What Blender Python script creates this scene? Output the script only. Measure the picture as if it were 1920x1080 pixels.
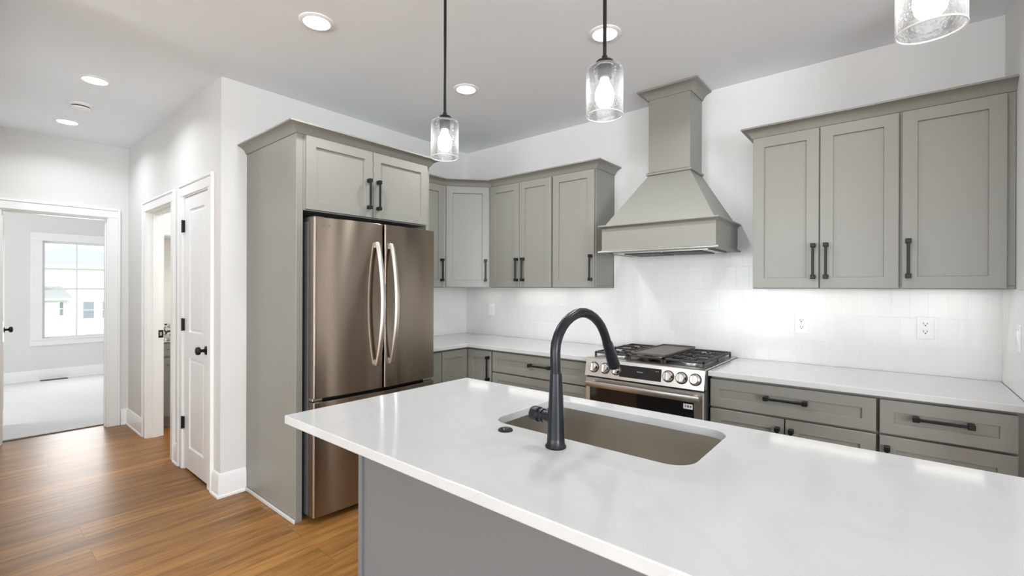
import bpy, bmesh, math, random
from mathutils import Vector, Matrix
random.seed(7)
for o in list(bpy.data.objects): bpy.data.objects.remove(o)
S = bpy.context.scene
COL = S.collection
PI = math.pi

# ------------------------------------------------------------------ camera, sky, daylight and added fill, exposure
CAMZ = 1.3757
cam_d = bpy.data.cameras.new('camera'); cam = bpy.data.objects.new('camera', cam_d); COL.objects.link(cam)
cam_d.sensor_width = 36; cam_d.lens = 865.4 / 1920 * 36; cam_d.clip_start = .02; cam_d.clip_end = 300
cam.location = (0, 0, CAMZ)
cam.matrix_world = (Matrix.Translation((0, 0, CAMZ)) @ Matrix.Rotation(.6928, 4, 'Z')
                    @ Matrix.Rotation(PI / 2 - .0007, 4, 'X') @ Matrix.Rotation(.0033, 4, 'Z'))
S.camera = cam

W = bpy.data.worlds.new('sky'); S.world = W; W.use_nodes = True
bg = W.node_tree.nodes['Background']; bg.inputs[0].default_value = (.96, .975, 1, 1); bg.inputs[1].default_value = 1.75
S.view_settings.view_transform = 'Standard'; S.view_settings.look = 'None'
S.view_settings.exposure = 0.75; S.view_settings.gamma = 1.0; S.view_settings.use_curve_mapping = False
S.cycles.use_denoising = True
S.cycles.max_bounces = 14; S.cycles.diffuse_bounces = 8; S.cycles.transparent_max_bounces = 16
S.cycles.sample_clamp_indirect = 6; S.cycles.caustics_reflective = False; S.cycles.caustics_refractive = False

def area(name, loc, direction, sx, sy, power, color=(1, 1, 1), spread=PI):
    d = bpy.data.lights.new(name, 'AREA'); d.shape = 'RECTANGLE'; d.size = sx; d.size_y = sy
    d.energy = power; d.color = color; d.spread = spread
    o = bpy.data.objects.new(name, d); COL.objects.link(o); o.location = loc
    o.rotation_euler = Vector(direction).to_track_quat('-Z', 'Y').to_euler()
    return o
DAY_FILL = (.86, .94, 1.0)
# fill added at unseen windows behind the camera and side wall; bedroom daylight
area('fill_south_window', (-2.2, -4.9, 1.25), (0, 1, .12), 1.7, 2.1, 68, DAY_FILL)
area('fill_south_window', (.3, -4.9, 1.25), (0, 1, .12), 1.7, 2.1, 34, DAY_FILL)
area('fill_south_window', (2.8, -4.9, 1.25), (0, 1, .12), 1.7, 2.1, 20, DAY_FILL)
area('fill_east_window', (3.92, -1.2, 1.5), (-1, 0, .9), 1.9, 1.9, 165, DAY_FILL)
area('daylight_bedroom_window', (-9.50, 1.18, 1.32), (1, 0, 0), .74, 1.42, 14, (.97, .99, 1))
area('daylight_bedroom_side_window', (-7.8, -1.9, 1.5), (0, 1, 0), 1.5, 1.5, 20, (.97, .99, 1))
area('side_room_light', (-4.9, 2.3, 2.7), (0, 0, -1), .5, .5, 16, (1, .97, .92))

# ------------------------------------------------------------------ materials
def mat(name, col=(.8, .8, .8), rough=.5, metal=0, spec=.5, emit=None, estr=0, aniso=0, coat=0):
    m = bpy.data.materials.new(name); m.use_nodes = True
    b = m.node_tree.nodes['Principled BSDF']
    b.inputs['Base Color'].default_value = (*col, 1); b.inputs['Roughness'].default_value = rough
    b.inputs['Metallic'].default_value = metal; b.inputs['Specular IOR Level'].default_value = spec
    b.inputs['Anisotropic'].default_value = aniso; b.inputs['Coat Weight'].default_value = coat
    if emit: b.inputs['Emission Color'].default_value = (*emit, 1); b.inputs['Emission Strength'].default_value = estr
    return m
def nodes(m): return m.node_tree.nodes, m.node_tree.links, m.node_tree.nodes['Principled BSDF']
def bump_noise(m, scale, strength, dist=.002, detail=3):
    N, L, b = nodes(m)
    tc = N.new('ShaderNodeTexCoord'); n = N.new('ShaderNodeTexNoise'); n.inputs['Scale'].default_value = scale; n.inputs['Detail'].default_value = detail
    bp = N.new('ShaderNodeBump'); bp.inputs['Strength'].default_value = strength; bp.inputs['Distance'].default_value = dist
    L.new(tc.outputs['Object'], n.inputs['Vector']); L.new(n.outputs['Fac'], bp.inputs['Height']); L.new(bp.outputs['Normal'], b.inputs['Normal'])
    return m
M_wall = bump_noise(mat('wall_paint', (.735, .73, .715), .62, spec=.3), 220, .05)
M_ceil = bump_noise(mat('ceiling_paint', (.84, .872, .90), .8, spec=.2), 160, .06)
M_trim = mat('trim_white_satin', (.86, .86, .85), .33)
M_door = mat('door_white_satin', (.85, .85, .845), .35)
M_cab = mat('cabinet_greige_paint', (.238, .229, .203), .36, spec=.45)
M_cab_shaded = mat('island_shaded_paint', (.168, .171, .172), .38, spec=.45)  # cabinet paint darkened and cooled, the island's shade put into its colour
M_gap = mat('cabinet_inside_dark', (.06, .058, .052), .6)
M_black = mat('matte_black_metal', (.007, .007, .0075), .40, spec=.3)
M_faucet = mat('faucet_matte_black', (.006, .0075, .010), .30, spec=.35)
M_plastic = mat('white_plastic', (.84, .84, .82), .3)
M_dark = mat('dark_slot', (.02, .02, .02), .5)
M_char = mat('charcoal_side_paint', (.055, .056, .058), .45)
M_glassblk = mat('black_glass', (.006, .006, .007), .06, spec=.6)
M_cast = bump_noise(mat('cast_iron', (.028, .024, .021), .5), 350, .25, .001)
M_griddle = bump_noise(mat('griddle_seasoned', (.085, .068, .055), .42), 300, .1, .001)
M_carpet = bump_noise(mat('carpet_pale', (.74, .73, .715), .95, spec=.1), 260, .8, .006, 6)
M_chrome = mat('knob_polished_metal', (.72, .70, .67), .16, 1)
M_bulb = mat('bulb_glow', (1, 1, 1), .3, emit=(1, .985, .95), estr=5)
M_lens = mat('downlight_lens', (1, 1, 1), .4, emit=(1, .97, .93), estr=9)
M_led = mat('light_bar_diffuser', (1, 1, 1), .4, emit=(1, .93, .84), estr=4)
M_roof = mat('roof_shingle_grey', (.36, .37, .375), .9)
M_siding = mat('siding_pale', (.80, .81, .80), .8)
M_lawn = mat('lawn_dull', (.30, .32, .26), .95)
M_win_out = mat('house_window_glass', (.30, .34, .37), .2)
M_wood_out = None

def steel(name, col=(.60, .57, .53), rough=.27, aniso=.75, rot=0.0):
    m = mat(name, col, rough, 1, aniso=aniso)
    N, L, b = nodes(m)
    t = N.new('ShaderNodeTangent'); t.direction_type = 'RADIAL'; t.axis = 'Z'
    L.new(t.outputs[0], b.inputs['Tangent']); b.inputs['Anisotropic Rotation'].default_value = rot
    return m
M_steel = steel('brushed_stainless_vertical', (.30, .245, .195), .23, 1.0, .25)
M_steel_h = mat('brushed_stainless', (.66, .63, .59), .32, 1)
M_sink = mat('sink_stainless', (.52, .49, .44), .28, 1)

def quartz():
    m = mat('white_quartz', (.525, .525, .518), .10, spec=.5)
    N, L, b = nodes(m)
    tc = N.new('ShaderNodeTexCoord'); n = N.new('ShaderNodeTexNoise'); n.inputs['Scale'].default_value = 1.7; n.inputs['Detail'].default_value = 8; n.inputs['Distortion'].default_value = 1.6
    r = N.new('ShaderNodeValToRGB'); r.color_ramp.elements[0].position = .47; r.color_ramp.elements[0].color = (.525, .525, .518, 1)
    r.color_ramp.elements[1].position = .56; r.color_ramp.elements[1].color = (.525, .525, .518, 1)
    e = r.color_ramp.elements.new(.512); e.color = (.508, .508, .50, 1)
    L.new(tc.outputs['Object'], n.inputs['Vector']); L.new(n.outputs['Fac'], r.inputs[0]); L.new(r.outputs[0], b.inputs['Base Color'])
    return m
M_quartz = quartz()

def wood_floor():
    m = mat('vinyl_oak_planks', (.3, .15, .05), .36, spec=.3)
    N, L, b = nodes(m)
    tc = N.new('ShaderNodeTexCoord'); mp = N.new('ShaderNodeMapping'); mp.inputs['Rotation'].default_value = (0, 0, PI / 2)
    L.new(tc.outputs['Object'], mp.inputs['Vector'])
    br = N.new('ShaderNodeTexBrick'); br.offset = .37; br.inputs['Scale'].default_value = 1
    br.inputs['Brick Width'].default_value = 1.22; br.inputs['Row Height'].default_value = .18; br.inputs['Mortar Size'].default_value = .0016
    br.inputs['Color1'].default_value = (0, 0, 0, 1); br.inputs['Color2'].default_value = (1, 1, 1, 1); br.inputs['Mortar'].default_value = (.5, .5, .5, 1)
    L.new(mp.outputs[0], br.inputs['Vector'])
    # grain, long along the plank
    mg = N.new('ShaderNodeMapping'); mg.inputs['Scale'].default_value = (11, .8, 1)
    L.new(tc.outputs['Object'], mg.inputs['Vector'])
    add = N.new('ShaderNodeVectorMath'); add.operation = 'ADD'
    sc = N.new('ShaderNodeVectorMath'); sc.operation = 'SCALE'; sc.inputs['Scale'].default_value = 7.0
    L.new(br.outputs['Color'], sc.inputs[0]); L.new(mg.outputs[0], add.inputs[0]); L.new(sc.outputs[0], add.inputs[1])
    n1 = N.new('ShaderNodeTexNoise'); n1.inputs['Scale'].default_value = 2.2; n1.inputs['Detail'].default_value = 9; n1.inputs['Roughness'].default_value = .65; n1.inputs['Distortion'].default_value = .5
    L.new(add.outputs[0], n1.inputs['Vector'])
    r = N.new('ShaderNodeValToRGB')
    cr = r.color_ramp; cr.elements[0].position = .28; cr.elements[0].color = (.13, .058, .017, 1); cr.elements[1].position = .72; cr.elements[1].color = (.40, .20, .058, 1)
    e = cr.elements.new(.5); e.color = (.28, .130, .034, 1)
    L.new(n1.outputs['Fac'], r.inputs[0])
    mx = N.new('ShaderNodeMix'); mx.data_type = 'RGBA'; mx.blend_type = 'MULTIPLY'; mx.inputs[0].default_value = 1
    r2 = N.new('ShaderNodeValToRGB'); r2.color_ramp.elements[0].color = (.78, .76, .74, 1); r2.color_ramp.elements[1].color = (1.1, 1.08, 1.06, 1)
    L.new(br.outputs['Color'], r2.inputs[0]); L.new(r.outputs[0], mx.inputs[6]); L.new(r2.outputs[0], mx.inputs[7])
    mm = N.new('ShaderNodeMix'); mm.data_type = 'RGBA'; mm.inputs[7].default_value = (.16, .078, .026, 1)
    L.new(br.outputs['Fac'], mm.inputs[0]); L.new(mx.outputs[2], mm.inputs[6]); L.new(mm.outputs[2], b.inputs['Base Color'])
    bp = N.new('ShaderNodeBump'); bp.inputs['Strength'].default_value = .12; bp.inputs['Distance'].default_value = .002
    L.new(n1.outputs['Fac'], bp.inputs['Height']); L.new(bp.outputs['Normal'], b.inputs['Normal'])
    return m
M_floor = wood_floor()

def tile(axis):
    m = mat('white_vertical_tile_' + axis, (.82, .815, .795), .20, spec=.55)
    N, L, b = nodes(m)
    tc = N.new('ShaderNodeTexCoord'); sp = N.new('ShaderNodeSeparateXYZ'); cb = N.new('ShaderNodeCombineXYZ')
    L.new(tc.outputs['Object'], sp.inputs[0]); L.new(sp.outputs['X' if axis == 'x' else 'Y'], cb.inputs[0]); L.new(sp.outputs['Z'], cb.inputs[1])
    mp = N.new('ShaderNodeMapping'); mp.inputs['Location'].default_value = (.052, .612 - .0, 0)
    L.new(cb.outputs[0], mp.inputs['Vector'])
    br = N.new('ShaderNodeTexBrick'); br.offset = .5; br.inputs['Scale'].default_value = 1
    br.inputs['Brick Width'].default_value = .0765; br.inputs['Row Height'].default_value = .1525; br.inputs['Mortar Size'].default_value = .0018; br.inputs['Mortar Smooth'].default_value = .35
    br.inputs['Color1'].default_value = (.735, .73, .715, 1); br.inputs['Color2'].default_value = (.755, .75, .735, 1); br.inputs['Mortar'].default_value = (.80, .796, .785, 1)
    L.new(mp.outputs[0], br.inputs['Vector']); L.new(br.outputs['Color'], b.inputs['Base Color'])
    n = N.new('ShaderNodeTexNoise'); n.inputs['Scale'].default_value = 16; n.inputs['Detail'].default_value = 2
    L.new(tc.outputs['Object'], n.inputs['Vector'])
    inv = N.new('ShaderNodeMath'); inv.operation = 'MULTIPLY_ADD'; inv.inputs[1].default_value = -1; inv.inputs[2].default_value = 1
    L.new(br.outputs['Fac'], inv.inputs[0])
    ad = N.new('ShaderNodeMath'); ad.operation = 'MULTIPLY_ADD'; ad.inputs[1].default_value = .35
    L.new(n.outputs['Fac'], ad.inputs[0]); L.new(inv.outputs[0], ad.inputs[2])
    bp = N.new('ShaderNodeBump'); bp.inputs['Strength'].default_value = .4; bp.inputs['Distance'].default_value = .003
    L.new(ad.outputs[0], bp.inputs['Height']); L.new(bp.outputs['Normal'], b.inputs['Normal'])
    return m
M_tile_x, M_tile_y = tile('x'), tile('y')

def granite():
    m = mat('speckled_granite', (.5, .5, .48), .2)
    N, L, b = nodes(m)
    tc = N.new('ShaderNodeTexCoord'); v = N.new('ShaderNodeTexVoronoi'); v.inputs['Scale'].default_value = 55
    r = N.new('ShaderNodeValToRGB'); r.color_ramp.interpolation = 'CONSTANT'
    r.color_ramp.elements[0].color = (.04, .04, .04, 1); r.color_ramp.elements[1].position = .38; r.color_ramp.elements[1].color = (.62, .61, .58, 1)
    e = r.color_ramp.elements.new(.7); e.color = (.25, .24, .23, 1)
    L.new(tc.outputs['Object'], v.inputs['Vector']); L.new(v.outputs['Color'], r.inputs[0]); L.new(r.outputs[0], b.inputs['Base Color'])
    return m
M_granite = granite()

def seeded_glass():
    m = bpy.data.materials.new('seeded_clear_glass'); m.use_nodes = True
    N, L = m.node_tree.nodes, m.node_tree.links
    for n in list(N): N.remove(n)
    out = N.new('ShaderNodeOutputMaterial'); tr = N.new('ShaderNodeBsdfTransparent'); tr.inputs[0].default_value = (.97, .975, .975, 1)
    gl = N.new('ShaderNodeBsdfGlossy'); gl.inputs['Roughness'].default_value = .04
    fr = N.new('ShaderNodeFresnel'); fr.inputs['IOR'].default_value = 1.45
    tc = N.new('ShaderNodeTexCoord'); vo = N.new('ShaderNodeTexVoronoi'); vo.inputs['Scale'].default_value = 120
    no = N.new('ShaderNodeTexNoise'); no.inputs['Scale'].default_value = 34; no.inputs['Detail'].default_value = 3
    L.new(tc.outputs['Object'], vo.inputs['Vector']); L.new(tc.outputs['Object'], no.inputs['Vector'])
    bp = N.new('ShaderNodeBump'); bp.inputs['Strength'].default_value = .2; bp.inputs['Distance'].default_value = .002
    L.new(vo.outputs['Distance'], bp.inputs['Height']); L.new(bp.outputs['Normal'], gl.inputs['Normal']); L.new(bp.outputs['Normal'], fr.inputs['Normal'])
    mx = N.new('ShaderNodeMixShader'); L.new(fr.outputs[0], mx.inputs[0]); L.new(tr.outputs[0], mx.inputs[1]); L.new(gl.outputs[0], mx.inputs[2])
    tl = N.new('ShaderNodeBsdfTranslucent'); tl.inputs[0].default_value = (.95, .95, .95, 1)
    rp = N.new('ShaderNodeValToRGB'); rp.color_ramp.elements[0].position = .03; rp.color_ramp.elements[0].color = (.40, .40, .40, 1)
    rp.color_ramp.elements[1].position = .32; rp.color_ramp.elements[1].color = (.0, .0, .0, 1)
    r2 = N.new('ShaderNodeValToRGB'); r2.color_ramp.elements[0].position = .42; r2.color_ramp.elements[1].position = .62
    L.new(vo.outputs['Distance'], rp.inputs[0]); L.new(no.outputs['Fac'], r2.inputs[0])
    mu = N.new('ShaderNodeMath'); mu.operation = 'MULTIPLY_ADD'; mu.inputs[2].default_value = .05
    L.new(rp.outputs[0], mu.inputs[0]); L.new(r2.outputs[0], mu.inputs[1])
    lw = N.new('ShaderNodeLayerWeight'); lw.inputs[0].default_value = .5
    pw_ = N.new('ShaderNodeMath'); pw_.operation = 'POWER'; pw_.inputs[1].default_value = 4
    L.new(lw.outputs['Facing'], pw_.inputs[0])
    ad = N.new('ShaderNodeMath'); ad.operation = 'MULTIPLY_ADD'; ad.inputs[1].default_value = .45; ad.use_clamp = True
    L.new(pw_.outputs[0], ad.inputs[0]); L.new(mu.outputs[0], ad.inputs[2])
    m2 = N.new('ShaderNodeMixShader'); L.new(ad.outputs[0], m2.inputs[0]); L.new(mx.outputs[0], m2.inputs[1]); L.new(tl.outputs[0], m2.inputs[2])
    L.new(m2.outputs[0], out.inputs[0])
    return m
M_glass_seed = seeded_glass()
def rim_glass():
    m = bpy.data.materials.new('glass_cut_rim'); m.use_nodes = True
    N, L = m.node_tree.nodes, m.node_tree.links
    for n in list(N): N.remove(n)
    out = N.new('ShaderNodeOutputMaterial'); tl = N.new('ShaderNodeBsdfTranslucent'); tl.inputs[0].default_value = (.95, .95, .95, 1)
    df = N.new('ShaderNodeBsdfDiffuse'); df.inputs[0].default_value = (.92, .92, .92, 1)
    mx = N.new('ShaderNodeMixShader'); L.new(tl.outputs[0], mx.inputs[1]); L.new(df.outputs[0], mx.inputs[2]); L.new(mx.outputs[0], out.inputs[0])
    return m
M_rim = rim_glass()
def pane_glass():
    m = bpy.data.materials.new('window_pane_glass'); m.use_nodes = True
    N, L = m.node_tree.nodes, m.node_tree.links
    for n in list(N): N.remove(n)
    out = N.new('ShaderNodeOutputMaterial'); tr = N.new('ShaderNodeBsdfTransparent'); tr.inputs[0].default_value = (.95, .97, .96, 1)
    gl = N.new('ShaderNodeBsdfGlossy'); gl.inputs['Roughness'].default_value = .02
    fr = N.new('ShaderNodeFresnel'); fr.inputs['IOR'].default_value = 1.3
    mx = N.new('ShaderNodeMixShader'); L.new(fr.outputs[0], mx.inputs[0]); L.new(tr.outputs[0], mx.inputs[1]); L.new(gl.outputs[0], mx.inputs[2]); L.new(mx.outputs[0], out.inputs[0])
    return m
M_pane = pane_glass()

# ------------------------------------------------------------------ builders
ORG = {}
class MB:
    def __init__(s): s.bm = bmesh.new()
    def _tx(s, vs, M):
        if M is not None:
            for v in vs: v.co = M @ v.co
    def box(s, x0, x1, y0, y1, z0, z1, bev=0, M=None, seg=1):
        if x1 < x0: x0, x1 = x1, x0
        if y1 < y0: y0, y1 = y1, y0
        if z1 < z0: z0, z1 = z1, z0
        vs = [s.bm.verts.new((x, y, z)) for x in (x0, x1) for y in (y0, y1) for z in (z0, z1)]
        fs = [s.bm.faces.new([vs[i] for i in q]) for q in ((0, 1, 3, 2), (4, 6, 7, 5), (0, 4, 5, 1), (2, 3, 7, 6), (0, 2, 6, 4), (1, 5, 7, 3))]
        if bev > 0:
            es = list({e for f in fs for e in f.edges})
            r = bmesh.ops.bevel(s.bm, geom=es, offset=bev, segments=seg, profile=.5, affect='EDGES', clamp_overlap=True)
            vs = list({v for f in r['faces'] for v in f.verts} | {v for v in vs if v.is_valid})
        s._tx(vs, M); return s
    def prism(s, poly, axis, a, b, M=None, bev=0):
        """poly of 2D points, pushed along axis from a to b (axis 'z': poly is x,y; 'x': y,z; 'y': x,z)"""
        def P(p, t): return (p[0], p[1], t) if axis == 'z' else (t, p[0], p[1]) if axis == 'x' else (p[0], t, p[1])
        A = [s.bm.verts.new(P(p, a)) for p in poly]; B = [s.bm.verts.new(P(p, b)) for p in poly]
        n = len(poly); fs = [s.bm.faces.new(A), s.bm.faces.new(B)]
        for i in range(n): fs.append(s.bm.faces.new((A[i], A[(i + 1) % n], B[(i + 1) % n], B[i])))
        bmesh.ops.recalc_face_normals(s.bm, faces=fs)
        vs = A + B
        if bev > 0:
            es = list({e for f in fs[:2] for e in f.edges})
            r = bmesh.ops.bevel(s.bm, geom=es, offset=bev, segments=2, profile=.5, affect='EDGES', clamp_overlap=True)
            vs = list({v for f in r['faces'] for v in f.verts} | {v for v in vs if v.is_valid})
        s._tx(vs, M); return s
    def lathe(s, prof, M=None, n=32, cap=True):
        """profile of (r, z) turned about local z"""
        rings = []; allv = []
        for r, z in prof:
            if r < 1e-6: ring = [s.bm.verts.new((0, 0, z))]
            else: ring = [s.bm.verts.new((r * math.cos(2 * PI * k / n), r * math.sin(2 * PI * k / n), z)) for k in range(n)]
            rings.append(ring); allv += ring
        fs = []
        for a, b in zip(rings, rings[1:]):
            if len(a) == 1 and len(b) == 1: continue
            for k in range(n):
                k2 = (k + 1) % n
                if len(a) == 1: fs.append(s.bm.faces.new((a[0], b[k], b[k2])))
                elif len(b) == 1: fs.append(s.bm.faces.new((a[k], a[k2], b[0])))
                else: fs.append(s.bm.faces.new((a[k], a[k2], b[k2], b[k])))
        if cap:
            for ring in (rings[0], rings[-1]):
                if len(ring) > 1: fs.append(s.bm.faces.new(ring))
        bmesh.ops.recalc_face_normals(s.bm, faces=fs)
        s._tx(allv, M); return s
    def tube(s, pts, rad, n=14, M=None, cap=True, flat=None):
        """round tube (or flat=(a,b) elliptical section) along points; rad may be a list"""
        pts = [Vector(p) for p in pts]; rings = []
        up = Vector((0, 0, 1)); allv = []; prev = None
        for i, p in enumerate(pts):
            d = (pts[min(i + 1, len(pts) - 1)] - pts[max(i - 1, 0)]).normalized()
            if prev is None:
                ref = Vector((1, 0, 0)) if abs(d.x) < .8 else Vector((0, 1, 0))
                u = (ref - d * ref.dot(d)).normalized()
            else: u = (prev - d * prev.dot(d)).normalized()
            prev = u; v = d.cross(u)
            r = rad[i] if isinstance(rad, (list, tuple)) else rad
            a, b = (r, r) if flat is None else flat
            ring = [s.bm.verts.new(p + u * (a * math.cos(2 * PI * k / n)) + v * (b * math.sin(2 * PI * k / n))) for k in range(n)]
            rings.append(ring); allv += ring
        fs = []
        for a, b in zip(rings, rings[1:]):
            for k in range(n): fs.append(s.bm.faces.new((a[k], a[(k + 1) % n], b[(k + 1) % n], b[k])))
        if cap: fs.append(s.bm.faces.new(rings[0])); fs.append(s.bm.faces.new(rings[-1]))
        bmesh.ops.recalc_face_normals(s.bm, faces=fs)
        s._tx(allv, M); return s
    def sweep(s, path, prof, closed=False):
        """profile (out, z) swept along an xy path, out is to the right of travel, mitred"""
        n = len(path); rings = []; fs = []
        for i in range(n):
            p = Vector(path[i]); 
            d0 = (p - Vector(path[i - 1])).normalized() if (i > 0 or closed) else None
            d1 = (Vector(path[(i + 1) % n]) - p).normalized() if (i < n - 1 or closed) else None
            if d0 is None: d0 = d1
            if d1 is None: d1 = d0
            n0, n1 = Vector((d0.y, -d0.x)), Vector((d1.y, -d1.x))
            m = (n0 + n1); m = m / max(1e-6, m.dot(n0))
            rings.append([s.bm.verts.new((p.x + m.x * o, p.y + m.y * o, z)) for o, z in prof])
        k = len(prof)
        for i in range(n if closed else n - 1):
            a, b = rings[i], rings[(i + 1) % n]
            for j in range(k): fs.append(s.bm.faces.new((a[j], a[(j + 1) % k], b[(j + 1) % k], b[j])))
        if not closed: fs.append(s.bm.faces.new(rings[0])); fs.append(s.bm.faces.new(rings[-1]))
        bmesh.ops.recalc_face_normals(s.bm, faces=fs)
        return s
    def shaker(s, w, h, t=.020, fw=.057, rec=.009, M=None):
        """framed door: local x right, z up, front face at y=-t, back at y=0"""
        vs = [s.bm.verts.new((x, y, z)) for x in (0, w) for y in (-t, 0) for z in (0, h)]
        fs = [s.bm.faces.new([vs[i] for i in q]) for q in ((0, 1, 3, 2), (4, 6, 7, 5), (0, 4, 5, 1), (2, 3, 7, 6), (0, 2, 6, 4), (1, 5, 7, 3))]
        before = set(s.bm.verts) - set(vs)
        front = fs[2]
        es = [e for f in fs for e in f.edges]; es = list(set(es))
        bmesh.ops.bevel(s.bm, geom=es, offset=.0014, segments=1, profile=.5, affect='EDGES')
        nv = [v for v in s.bm.verts if v not in before]
        ff = max({f for v in nv for f in v.link_faces if all(abs(q.co.y + t) < 1e-5 for q in f.verts)}, key=lambda f: f.calc_area())
        bmesh.ops.inset_region(s.bm, faces=[ff], thickness=fw, use_even_offset=True)
        bmesh.ops.inset_region(s.bm, faces=[ff], thickness=.0022, use_even_offset=True)
        for v in ff.verts: v.co.y += rec
        nv = [v for v in s.bm.verts if v not in before]
        s._tx(nv, M); return s
    def build(s, name, m, parent=None, smooth=None):
        bmesh.ops.recalc_face_normals(s.bm, faces=s.bm.faces[:])
        org = ORG.get(parent.name, Vector((0, 0, 0))) if parent is not None else Vector((0, 0, 0))
        me = bpy.data.meshes.new(name)
        for v in s.bm.verts: v.co -= org
        s.bm.to_mesh(me); s.bm.free()
        if smooth is not None:
            me.polygons.foreach_set('use_smooth', [True] * len(me.polygons)); me.set_sharp_from_angle(angle=math.radians(smooth))
        me.materials.append(m)
        o = bpy.data.objects.new(name, me); COL.objects.link(o)
        if parent is not None: o.parent = parent; ORG[o.name] = org
        return o
def tag(o, label=None, cat=None, group=None, kind=None):
    if label: o['label'] = label
    if cat: o['category'] = cat
    if group: o['group'] = group
    if kind: o['kind'] = kind
    return o
def thing(name, label, cat, loc, group=None, kind=None):
    o = bpy.data.objects.new(name, None); COL.objects.link(o); o.location = loc; o.empty_display_size = .1
    ORG[o.name] = Vector(loc); tag(o, label, cat, group, kind); return o
def struct(name, mb, m, smooth=None):
    o = mb.build(name, m, None, smooth); o['kind'] = 'structure'; return o
def one(name, mb, m, label, cat, group=None, smooth=None):
    return tag(mb.build(name, m, None, smooth), label, cat, group)
def dup(root, loc, label=None, group=None):
    r = root.copy(); COL.objects.link(r); r.location = loc
    if label: r['label'] = label
    if group: r['group'] = group
    for ch in list(root.children):
        c = ch.copy(); COL.objects.link(c); c.parent = r
        for g in list(ch.children):
            d = g.copy(); COL.objects.link(d); d.parent = c
    return r
T = Matrix.Translation
def RZ(a): return Matrix.Rotation(a, 4, 'Z')
def RX(a): return Matrix.Rotation(a, 4, 'X')
def RY(a): return Matrix.Rotation(a, 4, 'Y')

# ------------------------------------------------------------------ main dimensions
XL, YB, ZT = -3.39, 3.35, 2.75          # refrigerator wall, range wall, ceiling
XR = .42                                # short wall at the right
YH = 1.105                              # hallway wall
XF = -5.92                              # far end of the hall
CT = .914; CB = .884                    # worktop top and underside

# ------------------------------------------------------------------ room shell
struct('floor', MB().box(-6.06, 4.1, -5.1, 3.5, -.05, 0), M_floor)
struct('floor_bedroom', MB().box(-9.7, -6.06, -2.1, 3.6, -.05, .008), M_carpet)
struct('ceiling', MB().box(-9.7, 4.1, -5.1, 3.6, ZT, ZT + .05), M_ceil)
struct('wall_back', MB().box(XL - .12, 4.1, YB, YB + .12, 0, ZT), M_wall)
struct('wall_left', MB().box(XL - .12, XL, YH, YB, 0, ZT), M_wall)
struct('wall_right', MB().box(XR, 4.1, 2.45, YB, 0, ZT), M_wall)
# hallway wall with the opening to a side room and the narrow closet door
OX0, OX1, OZ = -5.205, -4.44, 2.045
DX0, DX1, DZ = -4.14, -3.60, 2.05
w = MB()
w.box(XF, OX0, YH, YH + .12, 0, ZT); w.box(OX0, OX1, YH, YH + .12, OZ, ZT); w.box(OX1, DX0, YH, YH + .12, 0, ZT)
w.box(DX0, DX1, YH, YH + .12, DZ, ZT); w.box(DX1, XL - .12, YH, YH + .12, 0, ZT)
struct('wall_hall', w, M_wall)
# end wall of the hall with the bedroom doorway
BY0, BY1, BZ = .245, .945, 2.04
w = MB()
w.box(XF - .12, XF, -2.1, BY0, 0, ZT); w.box(XF - .12, XF, BY0, BY1, BZ, ZT); w.box(XF - .12, XF, BY1, 3.6, 0, ZT)
struct('wall_hall_end', w, M_wall)
struct('wall_hall_near', MB().box(XF, -3.0, -.05, .08, 0, ZT), M_wall)
struct('wall_side_room', MB().box(XF, XL - .12, 3.0, 3.12, 0, ZT), M_wall)
struct('wall_closet', MB().box(-4.40, -4.30, YH + .12, 3.0, 0, ZT), M_wall)
# bedroom walls
WY0, WY1, WZ0, WZ1 = .80, 1.555, .60, 2.04
w = MB(); X = -9.55
w.box(X - .14, X, -2.1, WY0, 0, ZT); w.box(X - .14, X, WY1, 3.6, 0, ZT); w.box(X - .14, X, WY0, WY1, 0, WZ0); w.box(X - .14, X, WY0, WY1, WZ1, ZT)
struct('wall_bedroom', w, M_wall)
struct('wall_bedroom_right', MB().box(X, XF - .12, 3.48, 3.6, 0, ZT), M_wall)
w = MB(); w.box(X, -8.6, -2.1, -1.98, 0, ZT); w.box(-7.0, XF - .12, -2.1, -1.98, 0, ZT); w.box(-8.6, -7.0, -2.1, -1.98, 0, .7); w.box(-8.6, -7.0, -2.1, -1.98, 2.3, ZT)
struct('wall_bedroom_left', w, M_wall)
# living space behind the camera
w = MB()
ys0, ys1 = -5.1, -4.98
xs = [(-6.04, -3.1), (-1.3, -.6), (1.2, 1.9), (3.7, 4.1)]
for a, b in xs: w.box(a, b, ys0, ys1, 0, ZT)
for a, b in ((-3.1, -1.3), (-.6, 1.2), (1.9, 3.7)): w.box(a, b, ys0, ys1, 0, .15); w.box(a, b, ys0, ys1, 2.55, ZT)
struct('wall_south', w, M_wall)
w = MB(); w.box(3.98, 4.1, -4.98, -2.2, 0, ZT); w.box(3.98, 4.1, -.2, 2.45, 0, ZT); w.box(3.98, 4.1, -2.2, -.2, 0, .5); w.box(3.98, 4.1, -2.2, -.2, 2.5, ZT)
struct('wall_east', w, M_wall)
struct('wall_west', MB().box(-6.04, -5.92, -4.98, -2.1, 0, ZT), M_wall)

# backsplash tile
struct('wall_back_tile', MB().box(-1.72, -.657, YB - .009, YB, CT, 1.655).box(XL, -1.72, YB - .009, YB, CT, 1.376).box(-.657, XR, YB - .009, YB, CT, 1.376), M_tile_x)
struct('wall_left_tile', MB().box(XL, XL + .009, 2.26, YB - .009, CT, 1.376), M_tile_y)
struct('wall_right_tile', MB().box(XR - .009, XR, 2.70, YB - .009, CT, 1.376), M_tile_y)

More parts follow.
